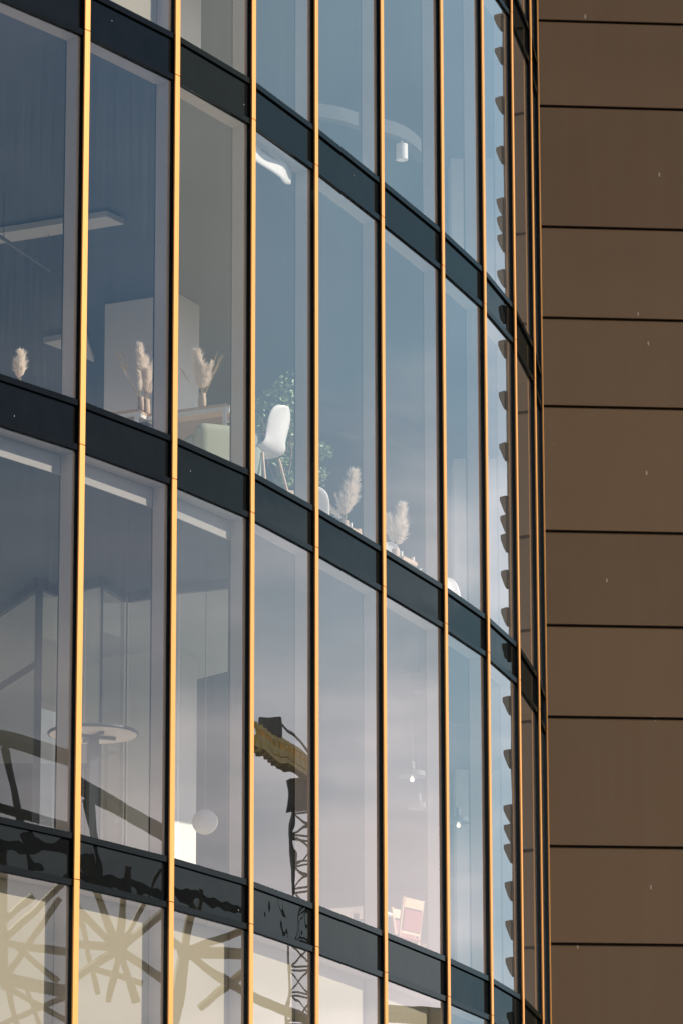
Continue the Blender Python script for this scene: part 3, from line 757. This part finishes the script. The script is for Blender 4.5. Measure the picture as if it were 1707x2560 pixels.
# leftmost bouquet, standing in a vase on a low cabinet
zc0 = zf1 + 0.62
pc0 = at_z(52, 990, zc0)
cab = thing('low_cabinet', 'low white cabinet mostly hidden behind the leftmost black sill', 'cabinet', (pc0.x, pc0.y, zf1))
MB().box(Vector((pc0.x, pc0.y, zf1)) - ALG * 0.35 - INW * 0.2, ALG * 0.7, INW * 0.4, Z * 0.59).build('carcass', M['whitemetal'], cab)
MB().box(Vector((pc0.x, pc0.y, zf1 + 0.591)) - ALG * 0.36 - INW * 0.21, ALG * 0.72, INW * 0.42, Z * 0.029).build('top', M['wood'], cab)
vase(Vector((pc0.x, pc0.y, zc0 + 0.001)), 0.04, 0.12, 'tan stoneware vase on the low cabinet at far left')
bouquet(Vector((pc0.x, pc0.y, zc0 + 0.12)), [(0.0, 0.0, 0.30, 0.055, 1200), (-0.05, 0.02, 0.24, 0.04, 600)], [], 'small pampas tip peeking over the sill in the leftmost window', 6)
# small rainbow flag behind the tall bouquet
pf = at_z(388, 985, ztb + 0.17)
fl = thing('desk_flag', 'small rainbow striped flag behind the tall pampas', 'flag', (pf.x, pf.y, ztb))
MB().tube([(pf.x, pf.y, ztb + 0.001), (pf.x, pf.y, ztb + 0.26)], 0.003, 6).build('pole', M['whitemetal'], fl)
for j, c_ in enumerate(((0.6, 0.05, 0.05), (0.8, 0.3, 0.03), (0.8, 0.65, 0.05), (0.05, 0.35, 0.12), (0.03, 0.15, 0.5), (0.25, 0.05, 0.35))):
    MB().box(Vector((pf.x + 0.004, pf.y, ztb + 0.235 - j * 0.022)), Vector((0.13, 0.05, -0.02)), Vector((0, 0.002, 0)), Z * 0.0218).build('stripe', mat('flag stripe', c_, 0.9, var=0.05), fl)

# ------------------------------------------------------------------ seats
def rounded_box(c, sx, sy, sz, rz, name, m, parent, bev=0.08):
    mb = MB(); mb.cbox(c, sx, sy, sz, rz); o = mb.build(name, m, parent, smooth=True, local=True)
    md = o.modifiers.new('bevel', 'BEVEL'); md.width = bev; md.segments = 5
    return o
def tub_chair(loc, rz, label):
    t_ = thing('armchair', label, 'armchair', loc, rz)
    rounded_box((0, 0.30, 0.385), 0.66, 0.20, 0.55, 0, 'backrest', M['sage'], t_, 0.095)
    rounded_box((-0.30, -0.04, 0.36), 0.14, 0.56, 0.42, 0, 'armrest', M['sage'], t_, 0.06)
    rounded_box((0.30, -0.04, 0.36), 0.14, 0.56, 0.42, 0, 'armrest', M['sage'], t_, 0.06)
    rounded_box((0, -0.06, 0.31), 0.46, 0.56, 0.20, 0, 'seat', M['sage'], t_, 0.05)
    for x in (-0.26, 0.26):
        for y in (-0.24, 0.28):
            MB().tube([(x, y, 0), (x * 0.95, y * 0.95, 0.18)], [0.014, 0.018], 8).build('leg', M['wood'], t_, local=True)
    return t_
def shell_chair(loc, rz, label, sc=1.0):
    """one-piece moulded shell on four splayed legs; faces -y"""
    t_ = thing('shell_chair', label, 'chair', loc, rz, 'white moulded chairs')
    prof = [(-0.24, 0.445), (-0.20, 0.455), (-0.10, 0.440), (0.02, 0.425), (0.12, 0.430), (0.19, 0.475), (0.225, 0.56), (0.25, 0.66), (0.275, 0.76), (0.300, 0.84), (0.315, 0.88)]
    wid = [0.20, 0.225, 0.235, 0.235, 0.220, 0.190, 0.165, 0.180, 0.185, 0.160, 0.095]
    mb = MB(); N = 12
    for (y, z), w_ in zip(prof, wid):
        for j in range(N + 1):
            u = -1 + 2 * j / N
            mb.v.append(Vector((u * w_, y - (0.05 * u * u if z > 0.5 else 0), z + (0.045 * abs(u) ** 2.5 if z < 0.5 else 0))) * sc)
    for a in range(len(prof) - 1):
        for j in range(N):
            k = a * (N + 1) + j; mb.f.append((k, k + 1, k + N + 2, k + N + 1))
    o = mb.build('seat_shell', M['plastic'], t_, smooth=True, local=True)
    md = o.modifiers.new('solid', 'SOLIDIFY'); md.thickness = 0.012; md.offset = 0
    sb = o.modifiers.new('sub', 'SUBSURF'); sb.levels = 1; sb.render_levels = 1
    for x in (-1, 1):
        for y in (-0.20, 0.22):
            MB().tube([Vector((x * 0.21, y, 0)) * sc, Vector((x * 0.14, y * 0.6, 0.42)) * sc], [0.011 * sc, 0.014 * sc], 8).build('leg', M['wood'], t_, local=True)
    return t_
p = at_z(566, 1062, zf1 + 0.66) + Vector((-0.30, 0.95, 0)) * 0.34
tub_chair((p.x, p.y, zf1), radians(203), 'sage green tub armchair in front of the oak table')
def seat_at(px, py, hz): p = at_z(px, py, zf1 + hz); return (p.x, p.y, zf1)
ch = shell_chair(seat_at(648, 1024, 0.89), radians(238), 'white moulded chair in front of the leafy indoor plant', 1.0)
copy_thing(ch, seat_at(800, 1232, 0.89), radians(160), 'white moulded chair just showing beside a gold fin, right of the plant')
copy_thing(ch, seat_at(986, 1336, 0.89), radians(25), 'white moulded chair with pampas behind its back')
copy_thing(ch, seat_at(1150, 1428, 0.89), radians(40), 'white moulded chair at the foot of the slim white column')

# bouquets of the right half of row 1, on a long oak shelf
zs_ = zf1 + 0.45
ps = [at_z(862, 1332, zs_), at_z(988, 1402, zs_)]
for j, (pp, lab) in enumerate(zip(ps, ('oak plant stand under the pink pampas, fifth full window', 'oak plant stand beside the white chair with pampas'))):
    st_ = thing('plant_stand', lab, 'stand', (pp.x, pp.y, zf1))
    MB().cbox((pp.x, pp.y, zs_ - 0.02), 0.34, 0.34, 0.039, radians(64)).build('top', M['wood'], st_)
    for a in (-1, 1):
        for b in (-1, 1):
            o = Vector((pp.x, pp.y, 0)) + ALG * a * 0.14 + INW * b * 0.14
            MB().box(o + Z * zf1, ALG * 0.025, INW * 0.025, Z * (0.509)).build('leg', M['whitemetal'], st_)
    vase(Vector((pp.x, pp.y, zs_ + 0.001)), 0.045, 0.12, ('tan stoneware vase under the pink pampas', 'tan stoneware vase beside the white chair with pampas')[j])
b0 = Vector((ps[0].x, ps[0].y, zs_ + 0.12))
bouquet(b0, [(0.10, 0.03, 0.52, 0.085, 2400), (0.05, 0.0, 0.38, 0.075, 1600), (-0.10, 0.0, 0.30, 0.025, 300), (-0.16, 0.02, 0.16, 0.04, 300), (-0.03, 0.05, 0.30, 0.04, 500)], [], 'pinkish pampas plume leaning right above the fifth sill', 8)
b1 = Vector((ps[1].x, ps[1].y, zs_ + 0.12))
bouquet(b1, [(0.08, 0.02, 0.48, 0.075, 2000), (-0.07, 0.0, 0.36, 0.06, 1200), (0.10, 0.0, 0.25, 0.06, 900)], [], 'pink pampas fanning out behind a white chair back', 9)
pb = at_z(898, 1330, zf1 + 0.50)
tag(MB().cbox((pb.x, pb.y, zs_ + 0.039), 0.10, 0.05, 0.075, radians(60)).build('wooden_box', M['wood'], bevel=0.003), 'small pale wooden box beside the pink pampas', 'box')

# ------------------------------------------------------------------ leafy indoor plant (row 1, fourth window)
def leaf_cluster(mb, c, rad, n, rnd, size=0.035):
    for i in range(n):
        d = Vector((rnd.gauss(0, 1), rnd.gauss(0, 1), rnd.gauss(0, 0.8)))
        p = c + d.normalized() * rad * rnd.random() ** 0.5
        ax = Vector((rnd.uniform(-1, 1), rnd.uniform(-1, 1), rnd.uniform(-0.4, 0.9))).normalized()
        sd = ax.cross(Vector((rnd.uniform(-1, 1), rnd.uniform(-1, 1), rnd.uniform(-1, 1)))).normalized()
        s_ = size * rnd.uniform(0.6, 1.2)
        k = len(mb.v); up = ax.cross(sd) * s_ * 0.12
        mb.v += [p, p + ax * s_ * 0.45 + sd * s_ * 0.36 + up, p + ax * s_, p + ax * s_ * 0.45 - sd * s_ * 0.36 + up]
        mb.f.append((k, k + 1, k + 2, k + 3))
base_p = at_z(705, 1230, zf1 + 0.30)
zt0 = base_p.y
pl = thing('indoor_tree', 'leafy green indoor plant with bare pale stems behind a white chair', 'plant', (base_p.x, base_p.y, zf1))
rnd = random.Random(21)
MB().lathe((base_p.x, base_p.y, 0), [(0.13, zf1), (0.17, zf1 + 0.28), (0.15, zf1 + 0.28), (0.14, zf1 + 0.25)], 20).build('pot', M['ceramic'], pl, smooth=True)
tr_ = MB(); lf = MB()
root0 = Vector((base_p.x, base_p.y, zf1 + 0.25))
ends = [(715, 957, 0.0), (690, 990, 0.08), (652, 1010, 0.05), (735, 1000, 0.1), (729, 1040, -0.1), (648, 1060, 0.1), (733, 1075, 0.0), (720, 1120, 0.12), (700, 1150, -0.12), (728, 1160, 0.05), (735, 1205, 0.0), (715, 1200, -0.1), (805, 1128, 0.2), (797, 1186, 0.1), (722, 1018, -0.15), (705, 1060, 0.15), (716, 1085, -0.05)]
for px, py, dd in ends:
    e = at_y(px, py, base_p.y + dd)
    m1 = root0.lerp(e, 0.45) + Vector((rnd.uniform(-0.06, 0.06), rnd.uniform(-0.05, 0.05), rnd.uniform(-0.05, 0.08)))
    m2 = root0.lerp(e, 0.75) + Vector((rnd.uniform(-0.05, 0.05), rnd.uniform(-0.05, 0.05), rnd.uniform(-0.03, 0.06)))
    tr_.tube([root0 + Vector((rnd.uniform(-0.03, 0.03), rnd.uniform(-0.03, 0.03), 0)), m1, m2, e], [0.013, 0.009, 0.006, 0.002], 6)
    leaf_cluster(lf, e, 0.10, 66, rnd, 0.058)
    leaf_cluster(lf, m2.lerp(e, 0.55), 0.06, 14, rnd, 0.045)
tr_.build('trunk', M['bark'], pl); lf.build('foliage', M['leaf'], pl)

# crumpled white sheet hanging inside the head of the fourth window
g0 = MB(); N = 26
up_e = [(636, 356), (655, 378), (680, 395), (705, 402), (718, 412), (722, 418), (728, 412)]
lo_e = [(636, 402), (655, 414), (680, 430), (700, 444), (708, 456), (716, 461), (726, 461)]
def interp(tab, u):
    f = u * (len(tab) - 1); i = min(int(f), len(tab) - 2); q = f - i
    return (tab[i][0] * (1 - q) + tab[i + 1][0] * q, tab[i][1] * (1 - q) + tab[i + 1][1] * q)
for i in range(N + 1):
    u = i / N; a, b = interp(up_e, u), interp(lo_e, u)
    for j in range(5):
        w_ = j / 4; x = a[0] * (1 - w_) + b[0] * w_; y = a[1] * (1 - w_) + b[1] * w_
        g0.v.append(CP(x, y, 3, 0.34 + 0.05 * sin(u * 9) + (0.06 * (u - 0.8) * 5 if u > 0.8 else 0)))
for i in range(N):
    for j in range(4):
        k = i * 5 + j; g0.f.append((k, k + 5, k + 6, k + 1))
sh = g0.build('hanging_sheet', M['whitemetal'], smooth=True)
md = sh.modifiers.new('solid', 'SOLIDIFY'); md.thickness = 0.008
tag(sh, 'crumpled bright white sheet hanging under the head of a window', 'sheet')

# ------------------------------------------------------------------ row 0 furniture
zf0 = FL(0)
zr = zf0 + 1.17
pc = at_z(234, 1838, zr)
rt = thing('bar_table', 'round high table seen from below with pale underside and dark column', 'table', (pc.x, pc.y, zf0))
R_ = 0.40
MB().lathe((pc.x, pc.y, 0), [(R_, zr + 0.001), (R_ + 0.006, zr + 0.014), (R_, zr + 0.028)], 48).build('rim', M['darkmetal'], rt)
MB().lathe((pc.x, pc.y, 0), [(R_ - 0.012, zr - 0.001), (R_ - 0.012, zr + 0.0005)], 48).build('tabletop', M['tabletop'], rt)
for j, an in enumerate((radians(25), radians(115))):
    d = Vector((cos(an), sin(an), 0))
    MB().beam(Vector((pc.x, pc.y, zr - 0.016 - j * 0.0)) - d * 0.21, Vector((pc.x, pc.y, zr - 0.016)) + d * 0.21, 0.035, 0.026 + 0.003 * j).build('bracket', M['darkmetal'], rt)
MB().cbox((pc.x, pc.y, (zf0 + 0.02 + zr - 0.032) / 2), 0.085, 0.085, zr - 0.032 - zf0 - 0.02, radians(20)).build('column', M['darkmetal'], rt)
MB().lathe((pc.x, pc.y, 0), [(0.30, zf0 + 0.001), (0.29, zf0 + 0.019)], 32).build('base_plate', M['darkmetal'], rt)

# glazed meeting room: dark head rail along the pale ceiling, posts and clear glass
gp = thing('glass_partition', 'dark framed glass partition running behind the three leftmost lower windows', 'partition', Vector((pl_[5].x, pl_[5].y, FL(0))))
ztop_ = CE(0) - 0.003
for i, (p, q) in enumerate(zip(pl_, pl_[1:])):
    a = Vector((p.x, p.y, 0)); d = Vector((q.x - p.x, q.y - p.y, 0)); L_ = d.length; d.normalize()
    nn = Vector((-d.y, d.x, 0))
    if nn.y < 0: nn = -nn
    MB().box(a + Z * (ztop_ - 0.09) + d * 0.004, d * (L_ - 0.008), nn * 0.05, Z * 0.09).build('head_rail', M['darkmetal'], gp)
    MB().box(a + nn * 0.02 + d * 0.012 + Z * (zf0 + 0.004), d * (L_ - 0.024), nn * 0.010, Z * (ztop_ - 0.095 - zf0)).build('pane', M['clear'], gp)
for i, w_ in ((1, 0.07), (4, 0.02), (5, 0.012), (8, 0.05)):
    p = pl_[i]; MB().cbox((p.x, p.y - 0.01, (zf0 + ztop_ - 0.09) / 2), w_, 0.05, ztop_ - 0.096 - zf0).build('post', M['darkmetal'], gp)
p, q = pl_[0], pl_[1]
d = Vector((q.x - p.x, q.y - p.y, 0))
MB().box(Vector((p.x, p.y, zf0 + 2.55)) - Vector((0, 0.012, 0)), d, Vector((0, -0.03, 0)), Z * 0.07).build('rail', M['darkmetal'], gp)
# paper lantern in the third window
pn = CP(513, 2055, 2, 2.2)
ln_ = thing('paper_lantern', 'round paper lantern beside the white column', 'lamp', pn)
prf = [(0.118 * sin(pi * i / 16) + 0.002, -0.118 * cos(pi * i / 16)) for i in range(17)]
MB().lathe(pn, prf, 24).build('lamp_shade', M['paper'], ln_, smooth=True)
MB().tube([pn + Z * 0.12, Vector((pn.x, pn.y, CE(0) - 0.003))], 0.004, 6).build('cord', M['darkmetal'], ln_)

# red padded chairs and a little table (row 0, right half)
def padded_chair(loc, rz, label):
    t_ = thing('padded_chair', label, 'chair', loc, rz, 'wood framed chairs on the lower floor')
    for x in (-0.20, 0.20):
        MB().tube([(x, 0.20, 0), (x, 0.20, 0.44), (x, 0.27, 0.92)], 0.017, 8).build('rear_leg', M['wood'], t_, local=True)
        MB().tube([(x, -0.20, 0), (x, -0.20, 0.44)], 0.017, 8).build('front_leg', M['wood'], t_, local=True)
    rounded_box((0, 0, 0.46), 0.44, 0.44, 0.05, 0, 'seat', M['red'], t_, 0.02)
    MB().box((-0.185, 0.245, 0.80), (0.37, 0, 0), (0, 0.025, 0), (0, 0.02, 0.11)).build('top_rail', M['wood'], t_, local=True)
    MB().box((-0.180, 0.215, 0.54), (0.36, 0, 0), (0, 0.03, 0), (0, 0.035, 0.235)).build('back_pad', M['red'], t_, local=True)
    MB().box((-0.18, 0.205, 0.50), (0.36, 0, 0), (0, 0.02, 0), (0, 0.004, 0.03)).build('lower_rail', M['wood'], t_, local=True)
    return t_
p = at_z(1050, 2268, zf0 + 0.81)
c_red = padded_chair((p.x, p.y, zf0), radians(55), 'wood chair with red back pad standing closest to the sill')
p = at_z(985, 2252, zf0 + 0.81)
c_red.scale = (0.88, 0.88, 0.88)
copy_thing(c_red, (p.x, p.y, zf0), radians(235), 'wood chair left of the red padded one, half hidden by a fin')
p = at_z(890, 2280, zf0 + 0.74)
ct = thing('cafe_table', 'small pale cafe table barely visible over the sill', 'table', (p.x, p.y, zf0))
MB().cbox((p.x, p.y, zf0 + 0.73), 0.6, 0.6, 0.025, radians(66)).build('tabletop', M['tabletop'], ct)
MB().tube([(p.x, p.y, zf0 + 0.02), (p.x, p.y, zf0 + 0.716)], 0.03, 12).build('column', M['darkmetal'], ct)
MB().lathe((p.x, p.y, 0), [(0.22, zf0 + 0.001), (0.20, zf0 + 0.019)], 24).build('base_plate', M['darkmetal'], ct)

# ------------------------------------------------------------------ across the street: lattice frame and tower crane, seen mirrored in the glass
DL = 26.0
def lat(px, py, k=1, dd=0.0): return mirrored(px, py, k, DL + dd)
C0 = lat(283, 2375)
vd = (lat(283, 2375, 1, 5) - C0); vd.z = 0; vd.normalize()
eh = Vector((-vd.y, vd.x, 0))                       # horizontal axis of the frame's plane
gz = lambda p: Vector((p.x, p.y, 0))
lf_ = thing('lattice_frame', 'olive steel lattice frame with star shaped nodes, mirrored in the lower windows', 'steel structure', gz(C0))
def onf(px, py, k, out=0.0):
    """the point of the frame's own vertical plane that bay k mirrors at this pixel"""
    a = mirrored(px, py, k, 0.0); d = mirrored(px, py, k, 1.0) - a
    return a + d * ((C0 + vd * out - a).dot(vd) / d.dot(vd))
def member(k, p, q, w, name='strut', m='olive', out=0.0, ext=0.3, flex=0.0):
    a, b = onf(*p, k, out), onf(*q, k, out)
    e = (b - a) * (0.7 if name == 'spoke' else ext)
    a_, b_ = a - e * (0 if name == 'spoke' else 1), b + e
    mb = MB(); mb.beam(a_, b_, w * 1.75, w * 1.75, up=(vd * 0.75 + Z * 0.65))
    return mb.build('strut' if name == 'spoke' else name, M[m], lf_, bevel=w * 0.15)
PX = DL / FPX * 1.95                                   # metres per source pixel at the frame, roughly
hub1 = (297, 2369)
for q, w in (((203, 2281), 11), ((246, 2233), 12), ((309, 2247), 12), ((358, 2258), 8), ((412, 2275), 12), ((408, 2446), 12),
             ((322, 2450), 12), ((284, 2448), 10), ((196, 2438), 12), ((196, 2356), 11)):
    member(1, hub1, q, w * PX, 'spoke')
member(1, (203, 2296), (238, 2440), 9 * PX, out=0.4); member(1, (244, 2421), (330, 2450), 9 * PX, out=0.4)
hub2 = (468, 2379)
for q, w in (((480, 2287), 15), ((446, 2500), 18), ((611, 2327), 11), ((611, 2385), 16), ((611, 2480), 12), ((434, 2352), 13)):
    member(2, hub2, q, w * PX, 'spoke')
member(2, (527, 2500), (611, 2433), 12 * PX, out=0.4)
for p, q, w in (((13, 2345), (140, 2222), 12), ((27, 2420), (122, 2285), 12), ((0, 2357), (165, 2376), 11), ((9, 2188), (9, 2398), 14),
                ((54, 2376), (125, 2434), 9), ((0, 2310), (60, 2255), 12), ((40, 2480), (150, 2540), 8), ((0, 2560), (165, 2490), 8), ((20, 2470), (45, 2560), 7), ((70, 2480), (100, 2560), 7)):
    member(0, p, q, w * PX)
member(0, (0, 2443), (165, 2478), 18 * PX, 'ring_beam', out=-0.3)
MB().tube([onf(*hub1, 1, -0.1), onf(*hub1, 1, 0.1)], 26 * PX, 16).build('node_plate', M['olive'], lf_)
MB().tube([onf(*hub2, 2, -0.1), onf(*hub2, 2, 0.1)], 26 * PX, 16).build('node_plate', M['olive'], lf_)
# two descending ring beams above the stars
for k, p, q, w in ((0, (0, 1843), (180, 1893), 24), (1, (205, 1966), (385, 2073), 22), (3, (640, 2493), (780, 2552), 15),
                   (0, (0, 2020), (185, 2070), 13), (0, (0, 2112), (185, 2118), 14), (1, (205, 2192), (415, 2238), 14), (2, (440, 2232), (610, 2284), 14), (5, (970, 2535), (1100, 2542), 26)):
    member(k, p, q, w * PX, 'ring_beam', 'darkgreen' if k < 3 else 'olive', ext=0.3)
for k, p, q, w in ((0, (14, 1878), (52, 2060), 11), (0, (58, 2085), (92, 2170), 10), (1, (228, 1985), (244, 2190), 14), (1, (213, 2000), (232, 2080), 8), (1, (247, 2110), (262, 2200), 8)):
    member(k, p, q, w * PX, 'strut', 'darkgreen', ext=0.05)
for k_, px_ in ((0, -60), (2, 640)):
    a = onf(px_, 2300, k_, 0.6); MB().tube([a, Vector((a.x, a.y, 0))], 0.12, 8).build('post', M['olive'], lf_)

# tower crane far away
DC = 300.0
mast_t = mirrored(762, 2005, 3, DC); mast_b = Vector((mast_t.x, mast_t.y, 0))
cv = (mirrored(762, 2005, 3, DC + 10) - mast_t); cv.z = 0; cv.normalize(); ce = Vector((-cv.y, cv.x, 0))
cr_ = thing('tower_crane', 'yellow tower crane with dark cab and lattice mast, mirrored in a window', 'crane', mast_b)
mw = 1.9; ms = MB(); hz_ = mast_t.z
cor = [mast_b + ce * a * mw / 2 + cv * b * mw / 2 for a, b in ((-1, -1), (1, -1), (1, 1), (-1, 1))]
for c in cor: ms.beam(c, c + Z * hz_, 0.17)
nseg = int(hz_ / 2.0)
for i in range(nseg):
    za, zb2 = i * 2.0, (i + 1) * 2.0
    for j in range(4):
        p_, q_ = cor[j], cor[(j + 1) % 4]
        ms.beam(p_ + Z * zb2, q_ + Z * zb2, 0.14)
        ms.beam(p_ + Z * za, q_ + Z * zb2, 0.13) if i % 2 else ms.beam(q_ + Z * za, p_ + Z * zb2, 0.13)
ms.build('mast', M['craneblack'], cr_)
cabc = mirrored(744, 1985, 3, DC - 2)
MB().cbox(cabc, 1.9, 1.7, 2.3, math.atan2(ce.y, ce.x)).build('cab', M['craneblack'], cr_, bevel=0.08)
turn = mirrored(768, 1950, 3, DC)
MB().cbox(turn, 2.2, 2.2, 1.6, math.atan2(ce.y, ce.x)).build('slewing_unit', M['yellow'], cr_)
jt = mirrored(628, 1838, 3, DC - 14); jb = mirrored(790, 1935, 3, DC)
jd = MB()
for a, b in ((-0.8, -0.9), (0.8, -0.9), (0, 1.0)):
    off = cv * a + Z * b
    jd.beam(jb + off, jt + off * 0.7, 0.30)
for i in range(12):
    f, g_ = i / 12, (i + 1) / 12
    for (a, b), (c, d) in (((-0.8, -0.9), (0, 1.0)), ((0.8, -0.9), (0, 1.0)), ((-0.8, -0.9), (0.8, -0.9))):
        o1, o2 = cv * a + Z * b, cv * c + Z * d
        jd.beam(jb.lerp(jt, f) + o1, jb.lerp(jt, g_) + o2, 0.22); jd.beam(jb.lerp(jt, f) + o2, jb.lerp(jt, f) + o1, 0.18)
jd.build('jib', M['yellow'], cr_)
MB().beam(jb - Z * 0.2, jt - Z * 0.2, 0.5, 0.5).build('jib_walkway', M['yellow'], cr_)
wc = mirrored(668, 1820, 3, DC - 8)
MB().cbox(wc, 1.9, 1.5, 1.5, math.atan2(ce.y, ce.x)).build('winch', M['craneblack'], cr_, bevel=0.1)
st2 = MB(); st2.beam(mirrored(690, 1800, 3, DC - 6), mirrored(785, 1890, 3, DC), 0.14); st2.beam(mirrored(690, 1812, 3, DC - 6), mirrored(690, 1850, 3, DC - 6), 0.14)
st2.build('stay', M['craneblack'], cr_)
